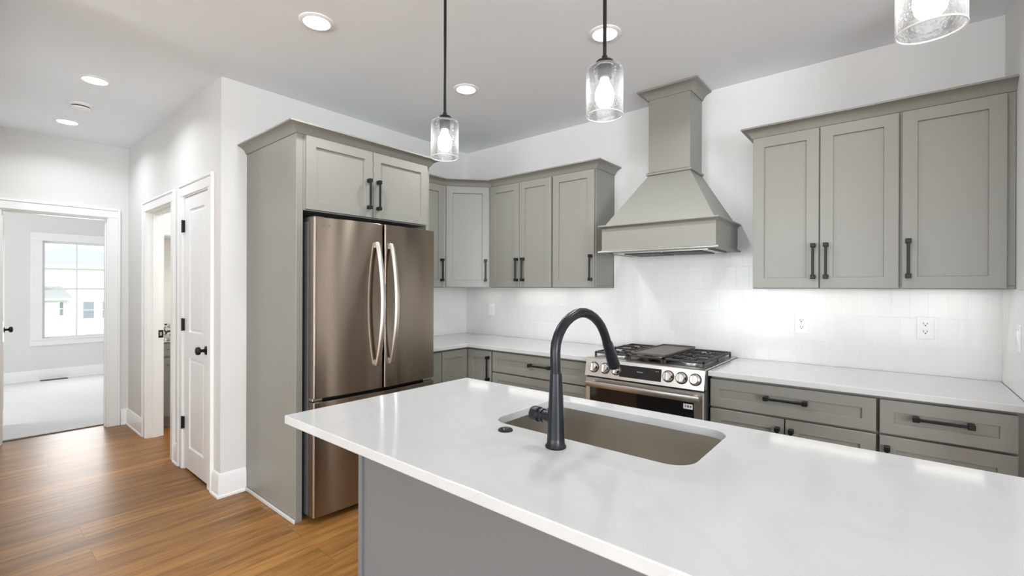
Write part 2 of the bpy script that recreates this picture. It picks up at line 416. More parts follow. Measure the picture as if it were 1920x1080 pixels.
# baseboards
BBP = [(0, 0), (.024, 0), (.024, .012), (.017, .020), (.017, .118), (.013, .128), (.013, .138), (.007, .150), (0, .153)]
SH = .0
struct('baseboard_left', MB().sweep([(-3.50, YH), (XL, YH), (XL, 1.258)], BBP), M_trim, 30)
struct('baseboard_hall', MB().sweep([(-4.352, YH), (-4.236, YH)], BBP), M_trim, 30)
struct('baseboard_hall_end', MB().sweep([(XF, 1.045), (XF, YH), (-5.305, YH)], BBP), M_trim, 30)
struct('baseboard_bedroom', MB().sweep([(X, -1.98), (X, 3.48)], [(o, z + .008) for o, z in BBP]), M_trim, 30)
struct('baseboard_bedroom_right', MB().sweep([(X, 3.48), (XF - .12, 3.48)], [(o, z + .008) for o, z in BBP]), M_trim, 30)
struct('baseboard_south', MB().sweep([(4.0, ys1), (-5.9, ys1)], BBP), M_trim, 30)

# casings
CW = .095
def casing(a0, a1, top, axis, face, sgn, right=True, left=True):
    """flat stepped casing about an opening; axis 'x': wall faces y, axis 'y': wall faces x; sgn is outward direction"""
    m = MB()
    def bx(u0, u1, z0, z1, th):
        if axis == 'x': m.box(u0, u1, face, face + sgn * th, z0, z1, .003)
        else: m.box(face, face + sgn * th, u0, u1, z0, z1, .003)
    if left:
        bx(a0 - CW + .0195, a0 - .006, 0, top + .0045, .016); bx(a0 - CW, a0 - CW + .020, 0, top + CW, .023)
    if right:
        bx(a1 + .006, a1 + CW - .0195, 0, top + .0045, .016); bx(a1 + CW - .020, a1 + CW, 0, top + CW, .023)
    bx(a0 - CW + .0195, a1 + CW - .0195, top + .005, top + CW - .0195, .0161); bx(a0 - CW + .0205, a1 + CW - .0205, top + CW - .020, top + CW, .0232)
    return m
struct('trim_1', casing(BY0, BY1, BZ, 'y', XF, 1), M_trim)
struct('trim_2', casing(OX0, OX1, OZ, 'x', YH, -1), M_trim)
struct('trim_3', casing(DX0, DX1, DZ, 'x', YH, -1), M_trim)
# jamb liners with stops
def liner(a0, a1, top, axis, f0, f1, stop):
    m = MB(); e = .004
    def bx(u0, u1, g0, g1, z0, z1):
        if axis == 'x': m.box(u0, u1, g0, g1, z0, z1)
        else: m.box(g0, g1, u0, u1, z0, z1)
    bx(a0 - .014, a0 + e, f0, f1, 0, top + .010); bx(a1 - e, a1 + .014, f0, f1, 0, top + .010); bx(a0 + e, a1 - e, f0, f1, top - e, top + .010)
    if stop:
        g0, g1 = stop
        bx(a0 + e, a0 + .015, g0, g1, 0, top - .0155); bx(a1 - .015, a1 - e, g0, g1, 0, top - .0155); bx(a0 + e, a1 - e, g0, g1, top - .015, top - e)
    return m
struct('trim_4', liner(BY0, BY1, BZ, 'y', XF - .123, XF + .003, (XF - .075, XF - .035)), M_trim)
j2 = struct('trim_5', liner(OX0, OX1, OZ, 'x', YH - .003, YH + .123, (YH + .04, YH + .08)), M_trim)
st = MB().box(OX0 + .004, OX0 + .007, YH + .082, YH + .120, .905, .975, .001).build('strike_plate', M_black, j2); st['label'] = 'black strike plate'
MB().box(OX0 + .0065, OX0 + .0078, YH + .092, YH + .108, .925, .957).build('latch_hole', M_chrome, j2)
struct('trim_6', liner(DX0, DX1, DZ, 'x', YH - .003, YH + .123, None), M_trim)
struct('trim_7', MB().box(XF - .16, XF - .125, BY0, BY1, .0, .010, .002), mat('threshold_grey', (.22, .21, .20), .5))

# closet door (closed)
def two_panel(w, h, t, M, up=(1.02, 1.93), lo=(.16, .83), side=.105):
    m = MB()
    m.box(0, w, 0, t, 0, h, .002, M)
    # raised frames standing off the slab: stiles and rails, then raised fields
    e = .010
    for f in (-1, 1):
        y0, y1 = (-e, .001) if f < 0 else (t - .001, t + e)
        m.box(0, side, y0, y1, 0, h, 0, M); m.box(w - side, w, y0, y1, 0, h, 0, M)
        for a, b in ((0, lo[0]), (lo[1], up[0]), (up[1], h)): m.box(side, w - side, y0, y1, a, b, 0, M)
        for a, b in (lo, up):
            k = .028
            if f < 0:
                P0 = [(side + .012, a + .012), (w - side - .012, b - .012)]; P1 = [(side + k, a + k), (w - side - k, b - k)]
                q = [m.bm.verts.new(M @ Vector((x, y, z))) for (x, y, z) in ((P0[0][0], 0, P0[0][1]), (P0[1][0], 0, P0[0][1]), (P0[1][0], 0, P0[1][1]), (P0[0][0], 0, P0[1][1]),
                     (P1[0][0], -.006, P1[0][1]), (P1[1][0], -.006, P1[0][1]), (P1[1][0], -.006, P1[1][1]), (P1[0][0], -.006, P1[1][1]))]
                m.bm.faces.new(q[4:8])
                for i in range(4): m.bm.faces.new((q[i], q[(i + 1) % 4], q[4 + (i + 1) % 4], q[4 + i]))
    return m
def knob_set(M, parent, name='knob'):
    """round door knob on a rosette, axis along local -y"""
    R = M @ RX(PI / 2)
    k = MB().lathe([(.0, 0), (.031, 0), (.031, .006), (.026, .010), (.012, .012), (.010, .030), (.014, .036), (.026, .042), (.029, .052), (.026, .062), (.014, .067), (0, .068)], R, 24).build(name, M_black, parent, 40)
    k['label'] = 'matte black round knob'; return k
dm = thing('door_1', None, None, (DX0 + .006, YH + .004, .018), kind='structure')
two_panel(DX1 - DX0 - .014, 2.024, .035, T((DX0 + .007, YH + .010, .018))).build('door_panel', M_door, dm)
knob_set(T((DX1 - .062, YH + .003, .935)), dm)
for z in (1.831, 1.090, .351):
    h = MB().box(DX0 - .016, DX0 + .014, YH - .012, YH + .004, z - .045, z + .045, .002).tube([(DX0 - .001, YH - .014, z - .047), (DX0 - .001, YH - .014, z + .047)], .007, 10)
    h.build('hinge', M_black, dm)

# bedroom door, swung open into the bedroom
ang = math.radians(176.5)
D2 = T((XF - .125, BY0 + .004, .02)) @ RZ(ang)
d2 = thing('door_2', None, None, (XF - .125, BY0 + .004, .02), kind='structure')
two_panel(.68, 2.015, .035, D2).build('door_panel', M_door, d2)
knob_set(D2 @ T((.615, -.006, .93)), d2)
MB().box(.6805, .682, .006, .030, .90, .96, 0, D2).build('latch_plate', M_chrome, d2)
for z in (1.82, 1.08, .34):
    MB().tube([D2 @ Vector((.0, -.008, z - .045)), D2 @ Vector((0, -.008, z + .045))], .007, 10).build('hinge', M_chrome, d2)

# bedroom window: casing, sill, two sashes with a centre bar, panes
win = thing('window_1', None, None, (X, (WY0 + WY1) / 2, WZ0), kind='structure')
m = MB(); c = .115
m.box(X, X + .018, WY0 - c, WY0 + .004, WZ0 - .012, WZ1 - .004, .003); m.box(X, X + .018, WY1 - .004, WY1 + c, WZ0 - .012, WZ1 - .004, .003)
m.box(X, X + .020, WY0 - c, WY1 + c, WZ1 - .0035, WZ1 + c, .003); m.box(X, X + .020, WY0 - c, WY1 + c, WZ0 - .09, WZ0 - .0125, .003)
m.build('casing', M_trim, win)
MB().box(X - .10, X + .035, WY0 - c - .01, WY1 + c + .01, WZ0 - .0122, WZ0 + .012, .003).build('sill', M_trim, win)
m = MB(); f = .032; zm = 1.335
m.box(X - .10, X - .03, WY0, WY0 + f, WZ0, WZ1); m.box(X - .10, X - .03, WY1 - f, WY1, WZ0, WZ1)
m.box(X - .10, X - .03, WY0 + f, WY1 - f, WZ1 - f, WZ1); m.box(X - .10, X - .03, WY0 + f, WY1 - f, WZ0 + .0121, WZ0 + f)
m.box(X - .09, X - .05, WY0 + f, WY1 - f, zm - .016, zm + .016)
m.build('sash_frame', M_trim, win)
yc = (WY0 + WY1) / 2
for a, b in ((WZ0 + f, zm - .016), (zm + .016, WZ1 - f)):
    MB().box(X - .078, X - .066, yc - .008, yc + .008, a, b).build('grille_bar', M_trim, win)
    MB().box(X - .074, X - .070, WY0 + f, WY1 - f, a, b).build('pane', M_pane, win)
# living-room windows behind the camera
for i, (a, b) in enumerate(((-3.1, -1.3), (-.6, 1.2), (1.9, 3.7))):
    m = MB(); y0, y1 = -5.08, -5.02
    m.box(a, a + .05, y0, y1, .15, 2.55); m.box(b - .05, b, y0, y1, .15, 2.55); m.box(a, b, y0, y1, .15, .20); m.box(a, b, y0, y1, 2.50, 2.55)
    m.box((a + b) / 2 - .025, (a + b) / 2 + .025, y0, y1, .2, 2.5)
    struct('window_%d' % (i + 2), m, M_trim)
m = MB(); m.box(4.0, 4.06, -2.2, -2.15, .5, 2.5); m.box(4.0, 4.06, -.25, -.2, .5, 2.5); m.box(4.0, 4.06, -2.2, -.2, .5, .55); m.box(4.0, 4.06, -2.2, -.2, 2.45, 2.5); m.box(4.0, 4.06, -1.225, -1.175, .5, 2.5)
struct('window_5', m, M_trim)

# ------------------------------------------------------------------ outside: the neighbour's house
struct('ground_outside', MB().box(-120, -10.2, -60, 70, -4.3, -4.1), M_lawn)
K = 1.5; HX = -63
def hz(z): return CAMZ + (z - CAMZ) * K
nh = thing('house', 'pale two-storey house with grey hip roof seen through the bedroom window', 'house', (HX - 5, 7.4, -4.1))
MB().box(HX - 10, HX, 2.0, 16.5, -4.1, hz(2.63)).build('wall', M_siding, nh)
m = MB()
e = .35
ez = hz(2.69); az = hz(4.18)
V = [Vector(p) for p in ((HX + e, 1.6, ez), (HX + e, 17.0, ez), (HX - 10.4, 17.0, ez), (HX - 10.4, 1.6, ez), (HX - 5.0, 7.8, az), (HX - 5, 11.0, az))]
V[4] = Vector((HX - 2.6, 7.44, az)); V[5] = Vector((HX - 7.5, 7.44, az))
vs = [m.bm.verts.new(v) for v in V]
for q in ((0, 1, 4), (1, 2, 5, 4), (2, 3, 5), (3, 0, 4, 5), (3, 2, 1, 0)): m.bm.faces.new([vs[i] for i in q])
m.build('roof', M_roof, nh)
m = MB()
for a, b in ((1.4, 5.3),): pass
m2 = MB(); V = [(HX - 4.5, -6, az - .28), (HX - 4.5, 7.0, az - .28), (HX - 1.0, 7.0, ez + .25), (HX - 1.0, -6, ez + .25)]
MB().box(HX + e - .02, HX + e + .06, 1.55, 17.05, ez - .22, ez + .04).build('fascia', M_trim, nh)
def house_win(y0, y1, z0, z1):
    fr = MB().box(HX, HX + .06, y0 - .14, y1 + .14, z0 - .14, z1 + .14).build('window', M_trim, nh)
    MB().box(HX + .06, HX + .075, y0, y1, z0, (z0 + z1) / 2 - .04).box(HX + .06, HX + .07, y0, y1, (z0 + z1) / 2 + .04, z1).build('pane', M_win_out, fr)
house_win(5.466 * K, 6.0 * K, hz(-.775), hz(.327))
house_win(6.45 * K, 7.0 * K, hz(-.775), hz(.327))
house_win(4.283 * K, 4.485 * K, hz(-.527), hz(.317))
# low front wing with its own roof
MB().box(HX - .1, HX + 1.2, -1.0, 4.21 * K, -4.1, hz(.5)).build('wing', M_siding, nh)
m = MB(); a, b = hz(.60), hz(1.36)
vs = [m.bm.verts.new(v) for v in ((HX + 1.6, -1.4, a), (HX + 1.6, 4.84 * K, a), (HX + .02, 4.84 * K, a), (HX + .02, -1.4, a), (HX + .02, 4.38 * K, b), (HX + .02, -1.4, b), (HX + .3, 4.38 * K, b), (HX + .3, -1.4, b))]
for q in ((0, 1, 6, 7), (1, 2, 4, 6), (7, 6, 4, 5), (0, 7, 5, 3), (3, 2, 1, 0)): m.bm.faces.new([vs[i] for i in q])
m.build('wing_roof', M_roof, nh)
MB().box(HX + 1.58, HX + 1.66, -1.4, 4.86 * K, a - .2, a + .03).build('wing_fascia', M_trim, nh)
MB().box(HX - .02, HX + 1.24, 4.21 * K - .06, 4.21 * K + .06, -4.1, hz(.5)).build('corner_board', M_trim, nh)
ext = one('roof', MB().prism([(-78, hz(2.5)), (-72, hz(3.95)), (-66, hz(3.0))], 'y', -9, 8.4), M_roof, 'pale grey roof slope of the house further left beyond the hip roof', 'roof')
ext.name = 'distant_roof'

# ------------------------------------------------------------------ side room pieces seen through the narrow opening
vn = thing('vanity', 'grey vanity with speckled granite top seen through the side doorway', 'vanity', (-5.68, 1.75, 0))
MB().box(-5.915, -5.45, 1.24, 2.3, .10, .834).box(-5.915, -5.50, 1.24, 2.3, 0, .10).build('body', M_cab, vn)
MB().shaker(.50, .125, M=T((-5.45, 1.25, .700)) @ RZ(PI / 2)).build('drawer', M_cab, vn)
MB().shaker(.50, .565, M=T((-5.45, 1.25, .115)) @ RZ(PI / 2)).build('door', M_cab, vn)
MB().box(-5.915, -5.425, 1.232, 2.32, .834, .866, .003).box(-5.915, -5.893, 1.232, 2.32, .866, .985, .002).build('countertop', M_granite, vn)
one('hanging_cabinet', MB().box(-5.915, -5.60, 1.24, 2.0, 1.88, 2.55, .003).shaker(.74, .65, M=T((-5.60, 1.25, 1.89)) @ RZ(PI / 2)), M_trim, 'white wall cabinet above the granite vanity in the side room', 'wall cabinet')
vent = thing('floor_register', 'dark slim floor vent at the bedroom baseboard under the window', 'vent', (-9.47, .92, .008))
MB().box(-9.525, -9.42, .775, 1.065, .008, .014, .001).build('frame', mat('vent_brown', (.10, .09, .08), .5), vent)
m = MB()
for k in range(9): m.box(-9.515, -9.43, .79 + k * .030, .803 + k * .030, .0135, .016)
m.build('louver', M_dark, vent)

# ------------------------------------------------------------------ cabinet parts
def pull(M, parent, orient, L=.197):
    """bar pull with square ends; M places its centre on the door face, bar standing off along local -y"""
    R = M if orient == 'h' else M @ RY(PI / 2)
    m = MB(); h = L / 2
    for s in (-1, 1):
        m.box(s * h, s * (h - .023), -.036, 0, -.0115, .0115, .002, R)
    m.box(-h + .018, h - .018, -.034, -.022, -.006, .006, .002, R)
    o = m.build('handle', M_black, parent); o['label'] = 'matte black bar handle'; return o
def front(root, name, M, w, h, fw, handle=None):
    """shaker door or drawer front; handle = (orient, x, z) in door coordinates"""
    d = MB().shaker(w, h, fw=fw, M=M).build(name, M_cab, root)
    if handle: pull(M @ T((handle[1], -.020, handle[2])), d, handle[0])
    return d
CROWN = [(0, -.004), (.006, -.004), (.010, .004), (.016, .016), (.026, .027), (.040, .036), (.052, .041), (.058, .043), (.058, .052), (0, .052)]
def crown(path, z): return MB().sweep(path, [(o, z + q) for o, q in CROWN])

# --- refrigerator surround
PF = -2.675
rc = thing('refrigerator_cabinet', 'tall greige cabinet surround built around the steel refrigerator', 'cabinet', (-3.03, 1.76, 0))
MB().box(XL + .001, PF, 1.260, 1.300, 0, 2.275, .002).build('side_panel', M_cab, rc)
MB().box(XL + .001, PF, 2.222, 2.252, 0, 2.275, .002).build('side_panel', M_cab, rc)
MB().box(XL + .001, PF, 1.300, 2.222, 1.828, 2.272).build('top_box', M_cab, rc)
MB().box(XL + .001, PF + .004, 1.248, 1.260, 0, .024, .004).build('shoe_molding', mat('shoe_molding_light_grey', (.52, .51, .485), .4), rc)
for a, b, hx in ((1.311, 1.757, .446 - .034), (1.761, 2.219, .034)):
    front(rc, 'door', T((PF, a, 1.834)) @ RZ(PI / 2), b - a, .434, .057, ('v', hx, .150))
cm = crown([(XL + .001, 1.260), (PF, 1.260), (PF, 2.252), (-2.998, 2.252)], 2.276).build('crown_molding', M_cab, rc, 35)

# --- refrigerator
rf = thing('refrigerator', 'stainless french door refrigerator with freezer drawer in the greige surround', 'refrigerator', (-2.95, 1.762, 0))
FY0, FY1, FM = 1.312, 2.216, 1.766
MB().box(-3.32, -2.645, FY0 + .004, FY1 - .004, .035, 1.760, .004).box(-3.25, -2.70, FY0 + .03, FY1 - .03, 0, .04).build('body', M_char, rf)
MB().box(-2.645, -2.618, FY0 + .012, FY1 - .012, .05, 1.755).build('gasket', M_dark, rf)
def bulge(y): return -2.572 + .030 * (1 - ((y - FM) / .452) ** 2)
def fdoor(name, y0, y1, z0, z1):
    n = 24; r = .012
    pts = [(-2.625, y0), (-2.625, y1)]
    fr = []
    for i in range(n + 1):
        y = y1 + (y0 - y1) * i / n
        x = bulge(y)
        for yy in (y0, y1):
            dd = abs(y - yy)
            if dd < r: x -= r - math.sqrt(max(0, r * r - (r - dd) ** 2))
        fr.append((x, y))
    # extra points for the rounded vertical edges
    ex = []
    for yy, sg in ((y1, -1), (y0, 1)):
        for k in (1, 2, 3, 4, 5):
            dd = r * k / 6; y = yy + sg * dd
            ex.append((bulge(y) - (r - math.sqrt(r * r - (r - dd) ** 2)), y))
    fr = sorted(fr + ex, key=lambda p: -p[1])
    return MB().prism(pts + fr, 'z', z0, z1, bev=.003).build(name, M_steel, rf, 20)
dl = fdoor('door', FY0, FM - .0055, .728, 1.782)
dr = fdoor('door', FM + .0055, FY1, .728, 1.782)
fd = fdoor('freezer_drawer', FY0, FY1, .040, .706)
def bow_handle(y, parent):
    m = MB(); zs = 28; pts = []
    z0, z1 = .885, 1.655
    for i in range(zs + 1):
        t = i / zs; z = z0 + (z1 - z0) * t
        pts.append((bulge(y) + .012 + .062 * math.sin(PI * t) ** .8, y, z))
    m.tube(pts, .012, 16, flat=(.012, .017))
    for z in (z0 + .012, z1 - .012): m.box(bulge(y) - .004, bulge(y) + .02, y - .013, y + .013, z - .02, z + .02, .004)
    m.build('handle', M_steel_h, parent, 40)
bow_handle(FM - .055, dl); bow_handle(FM + .050, dr)
m = MB(); pts = []
for i in range(29):
    t = i / 28; y = FY0 + .10 + (FY1 - FY0 - .2) * t
    pts.append((bulge(y) + .012 + .05 * math.sin(PI * t) ** .6, y, .640))
m.tube(pts, .012, 16, flat=(.012, .015)); m.build('handle', M_steel_h, fd, 40)
for y in (FY0 + .04, FY1 - .04): MB().box(-2.66, -2.60, y - .03, y + .03, .7075, .7265, .002).build('hinge', M_steel_h, rf)
for y in (FY0 + .05, FY1 - .05): MB().box(-2.72, -2.60, y - .035, y + .035, 1.760, 1.790, .004).build('hinge_cover', M_char, rf)
# small badge at the top corner of the door
def text(s, size, M, m, parent, name, ext=.0006):
    cu = bpy.data.curves.new(name, 'FONT'); cu.body = s; cu.size = size; cu.extrude = ext; cu.align_x = 'CENTER'; cu.align_y = 'CENTER'
    o = bpy.data.objects.new(name + '_tmp', cu); COL.objects.link(o)
    dg = bpy.context.evaluated_depsgraph_get(); me = bpy.data.meshes.new_from_object(o.evaluated_get(dg)); bpy.data.objects.remove(o)
    org = ORG.get(parent.name, Vector((0, 0, 0)))
    for v in me.vertices: v.co = M @ v.co - org
    me.materials.clear(); me.materials.append(m); me.name = name
    r = bpy.data.objects.new(name, me); COL.objects.link(r); r.parent = parent; return r
M_badge = mat('badge_grey', (.18, .17, .17), .4, .6)
by = FY0 + .070
LM = T((bulge(by) + .0012, by, 1.735)) @ RZ(PI / 2 - .12) @ RX(PI / 2)
text('LG', .020, LM @ T((.013, 0, 0)), M_badge, dl, 'badge')
MB().lathe([(.0065, 0), (.0095, 0), (.0095, .0012), (.0065, .0012), (.0065, 0)], LM @ T((-.017, 0, 0)), 24, cap=False).build('emblem', M_badge, dl)

# --- wall cabinets
UZ0, UZ1, UY, UB = 1.374, 2.272, 3.0585, YB - .001
UD0, UH = 1.379, .887                   # door bottom and height
def upper_cab(name, label, x0, x1, doors, cat='wall cabinet', ex=0):
    r = thing(name, label, cat, ((x0 + x1) / 2, (UY + UB) / 2, UZ0))
    MB().box(x0, x1, UY, UB, UZ0 + .018, UZ1, .0015).box(x0 + .0005, x1 - .0005, UY, UY + .019, UZ0, UZ0 + .0178).box(x0 + .0005, x0 + .016, UY + .0192, UB, UZ0, UZ0 + .0178).box(x1 - .016, x1 - .0005, UY + .0192, UB, UZ0, UZ0 + .0178).build('body', M_cab, r)
    for a, b, hx in doors:
        front(r, 'door', T((a, UY, UD0)), b - a, UH, .057, ('v', hx - a, 1.528 - UD0))
    return r
upper_cab('upper_cabinet', 'two-door greige wall cabinet on the right side of the range hood', -.657, .018, ((-.654, -.325, -.350), (-.319, .013, -.291)))
upper_cab('upper_cabinet', 'single wide-door greige wall cabinet against the right end wall', .0185, XR - .001, ((.026, .390, .050),))
upper_cab('upper_cabinet', 'single-door greige wall cabinet on the left side of the range hood', -2.112, -1.722, ((-2.104, -1.730, -1.752),))
upper_cab('upper_cabinet', 'narrow two-door greige wall cabinet next to the diagonal corner one', -2.782, -2.1125, ((-2.776, -2.449, -2.467), (-2.444, -2.118, -2.398)))
# diagonal corner
CXD, CYD = -3.062, 2.742
dc = thing('corner_upper_cabinet', 'diagonal greige corner wall cabinet between the two kitchen walls', 'wall cabinet', (-3.15, 3.1, UZ0))
MB().prism([(XL + .001, UB), (XL + .001, CYD), (CXD, CYD), (-2.783, UY), (-2.783, UB)], 'z', UZ0 + .018, UZ1).prism([(CXD, CYD), (-2.783, UY), (-2.797, UY + .014), (CXD - .014, CYD + .014)], 'z', UZ0, UZ0 + .0178).build('body', M_cab, dc)
dv = Vector((-2.783 - CXD, UY - CYD)); dl_ = dv.length; da = math.atan2(dv.y, dv.x)
DMx = T((CXD, CYD, UD0)) @ RZ(da) @ T((.022, 0, 0))
front(dc, 'door', DMx, dl_ - .044, UH, .057, ('v', dl_ - .044 - .03, 1.528 - UD0))
# on the refrigerator wall
lw = thing('upper_cabinet', 'greige wall cabinet half hidden behind the refrigerator surround', 'wall cabinet', (-3.2, 2.5, UZ0))
MB().box(XL + .001, CXD, 2.254, CYD - .0005, UZ0 + .018, UZ1, .0015).box(CXD - .019, CXD, 2.2545, CYD - .001, UZ0, UZ0 + .0178).build('body', M_cab, lw)
front(lw, 'door', T((CXD, 2.262, UD0)) @ RZ(PI / 2), CYD - 2.262 - .014, UH, .057, ('v', CYD - 2.262 - .014 - .032, 1.528 - UD0))
# crowns over the runs
one('crown_molding', crown([(CXD, 2.254), (CXD, CYD), (-2.783, UY), (-1.722, UY), (-1.722, YB)], 2.276), M_cab, 'greige crown molding along the top of the left corner wall cabinets', 'molding', smooth=35)
one('crown_molding', crown([(-.657, YB), (-.657, UY), (XR - .001, UY)], 2.276), M_cab, 'greige crown molding along the top of the wall cabinets at the right end', 'molding', smooth=35)

# --- range hood
hd = thing('range_hood', 'greige painted wooden range hood tapering up to a chimney', 'range hood', (-1.19, 3.15, 1.62))
HX0, HX1, HY = -1.566, -.814, 2.860
MB().prism([(HX0, 1.628), (HX1, 1.628), (HX1, 1.795), (HX0, 1.795)], 'y', HY, YB - .0005).build('apron', M_cab, hd)
path = [(HX0, YB), (HX0, HY), (HX1, HY), (HX1, YB)]
MB().sweep(path, [(-.02, 1.616), (.018, 1.616), (.022, 1.620), (.018, 1.628), (.006, 1.632), (0, 1.640), (-.02, 1.640)]).build('lower_molding', M_cab, hd, 40)
MB().sweep(path, [(-.02, 1.778), (0, 1.778), (.008, 1.788), (.020, 1.794), (.022, 1.799), (.018, 1.805), (-.02, 1.805)]).build('upper_molding', M_cab, hd, 40)
NX0, NX1, NY = -1.337, -1.049, 3.110
m = MB()
lo = [(HX0 + .010, YB - .0005), (HX0 + .010, HY + .012), (HX1 - .010, HY + .012), (HX1 - .010, YB - .0005)]
hi = [(NX0, YB - .0005), (NX0, NY), (NX1, NY), (NX1, YB - .0005)]
A = [m.bm.verts.new((x, y, 1.800)) for x, y in lo]; B = [m.bm.verts.new((x, y, 2.165)) for x, y in hi]
for i in range(4): m.bm.faces.new((A[i], A[(i + 1) % 4], B[(i + 1) % 4], B[i]))
m.bm.faces.new(A); m.bm.faces.new(B)
m.build('canopy', M_cab, hd)
MB().box(NX0, NX1, NY, YB - .0005, 2.165, 2.744, .002).build('chimney', M_cab, hd)
path = [(NX0, YB), (NX0, NY), (NX1, NY), (NX1, YB)]
MB().sweep(path, [(-.01, 2.160), (.006, 2.160), (.014, 2.166), (.014, 2.174), (.004, 2.184), (0, 2.186), (-.01, 2.186)]).build('neck_molding', M_cab, hd, 40)
MB().sweep(path, [(o * 1.08, 2.690 + (q + .004) * 1.02) for o, q in CROWN]).build('crown_molding', M_cab, hd, 35)
ln = MB().box(HX0 + .06, HX1 - .06, HY + .05, YB - .05, 1.612, 1.630).build('liner', M_steel_h, hd)
m = MB()
for k in range(2):
    x0 = HX0 + .12 + k * .27; m.box(x0, x0 + .25, HY + .10, YB - .12, 1.606, 1.613)
m.build('filter', M_dark, hd)

# --- base cabinets
BF = 2.740                              # carcass front on the range wall (door face .02 proud)
def base_cab(name, label, x0, x1, fronts, cat='base cabinet'):
    r = thing(name, label, cat, ((x0 + x1) / 2, (BF + YB) / 2, 0))
    MB().box(x0, x1, BF + .018, YB - .001, .11, CB - .0005, .001).box(x0, x1, BF + .07, YB - .001, 0, .11).build('body', M_cab, r)
    for kind, a, b, z0, z1, hn in fronts:
        front(r, kind, T((a, BF, z0)), b - a, z1 - z0, .050 if kind == 'drawer' else .057, hn and (hn[0], hn[1] - a, hn[2] - z0))
    return r
M_cab2 = M_cab
base_cab('base_cabinet', 'greige base cabinet with one wide drawer over two doors, right of the range', -.806, -.058,
         (('drawer', -.801, -.066, .714, .868, ('h', -.432, .801)), ('door', -.801, -.438, .125, .703, ('v', -.466, .563)), ('door', -.432, -.066, .125, .703, ('v', -.404, .563))))
base_cab('base_cabinet', 'greige base cabinet with a drawer over one door at the right end wall', -.0575, XR - .001,
         (('drawer', -.053, .383, .714, .868, ('h', .160, .801)), ('door', -.053, .383, .125, .703, ('v', -.026, .563))))
base_cab('base_cabinet', 'greige base cabinet with a stack of drawers left of the range', -2.465, -1.573,
         (('drawer', -2.458, -1.594, .714, .868, ('h', -1.987, .801)), ('drawer', -2.458, -1.594, .424, .703, ('h', -1.987, .62)), ('drawer', -2.458, -1.594, .125, .413, ('h', -1.987, .33))))
cc = thing('corner_base_cabinet', 'greige corner base cabinet with folding doors beside the refrigerator', 'base cabinet', (-3.0, 3.0, 0))
FX = -2.755
MB().prism([(XL + .001, YB - .001), (XL + .001, 2.254), (FX - .018, 2.254), (FX - .018, BF + .018), (-2.4655, BF + .018), (-2.4655, YB - .001)], 'z', .11, CB - .0005).build('body', M_cab, cc)
MB().prism([(XL + .001, YB - .001), (XL + .001, 2.254), (FX - .07, 2.254), (FX - .07, BF + .07), (-2.4655, BF + .07), (-2.4655, YB - .001)], 'z', 0, .11).build('toe_kick', M_cab, cc)
front(cc, 'door', T((FX, 2.440, .125)) @ RZ(PI / 2), BF - .022 - 2.440, .743, .057)
front(cc, 'door', T((FX + .022, BF, .125)), -2.472 - FX - .022, .743, .057, ('v', -2.496 - FX - .022, .606))
MB().box(FX - .018, FX + .018, 2.256, 2.434, .125, .868, .001).build('filler_panel', M_cab, cc)

# --- worktops
CF = 2.697
one('countertop', MB().prism([(XL + .010, YB - .010), (XL + .010, 2.254), (-2.710, 2.254), (-2.710, CF), (-1.5735, CF), (-1.5735, YB - .010)], 'z', CB, CT, bev=.003), M_quartz, 'white quartz worktop in the corner left of the range', 'countertop')
one('countertop', MB().prism([(-.8065, YB - .010), (-.8065, CF), (XR - .010, CF), (XR - .010, YB - .010)], 'z', CB, CT, bev=.003), M_quartz, 'white quartz worktop along the wall right of the range', 'countertop')

# --- outlets and switch
def outlet(label, x, z):
    o = thing('outlet', label, 'outlet', (x, YB - .009, z), 'duplex outlets on the tile')
    MB().box(x - .037, x + .037, YB - .014, YB - .009, z - .060, z + .060, .002).build('cover_plate', M_plastic, o)
    for dz in (-.021, .021):
        rc_ = MB().prism([(x + .017 * math.cos(a) * 1.0, z + dz + .0165 * math.sin(a)) for a in [2 * PI * k / 20 for k in range(20)]], 'y', YB - .0165, YB - .013).build('receptacle', M_plastic, o)
        MB().box(x - .0085, x - .0060, YB - .0172, YB - .0163, z + dz - .002, z + dz + .008).box(x + .0060, x + .0085, YB - .0172, YB - .0163, z + dz - .002, z + dz + .008).box(x - .003, x + .003, YB - .0172, YB - .0163, z + dz - .011, z + dz - .005).build('slot', M_dark, rc_)
    MB().lathe([(0, 0), (.003, 0), (.003, .001), (0, .0015)], T((x, YB - .014, z)) @ RX(PI / 2), 12).build('screw', M_plastic, o)
    return o
o1 = outlet('white duplex outlet on the tile nearer the range', -.444, 1.159)
dup(o1, (.126, YB - .009, 1.166), 'white duplex outlet on the tile nearer the right end wall')
def switch(label, M, loc):
    o = thing('light_switch', label, 'switch', loc)
    MB().box(-.036, .036, -.005, 0, -.06, .06, .002, M).build('cover_plate', M_plastic, o)
    MB().prism([(-.0055, -.033), (-.0085, 0), (-.011, .033), (-.004, .033), (-.004, -.033)], 'x', -.0165, .0165, M).build('rocker', M_plastic, o)
    return o
switch('white rocker switch on the tile near the left corner', T((-3.03, YB - .009, 1.163)), (-3.03, YB - .009, 1.163))
switch('white rocker switch on the tile of the right end wall', T((XR - .009, 2.915, 1.165)) @ RZ(-PI / 2), (XR - .009, 2.915, 1.165))

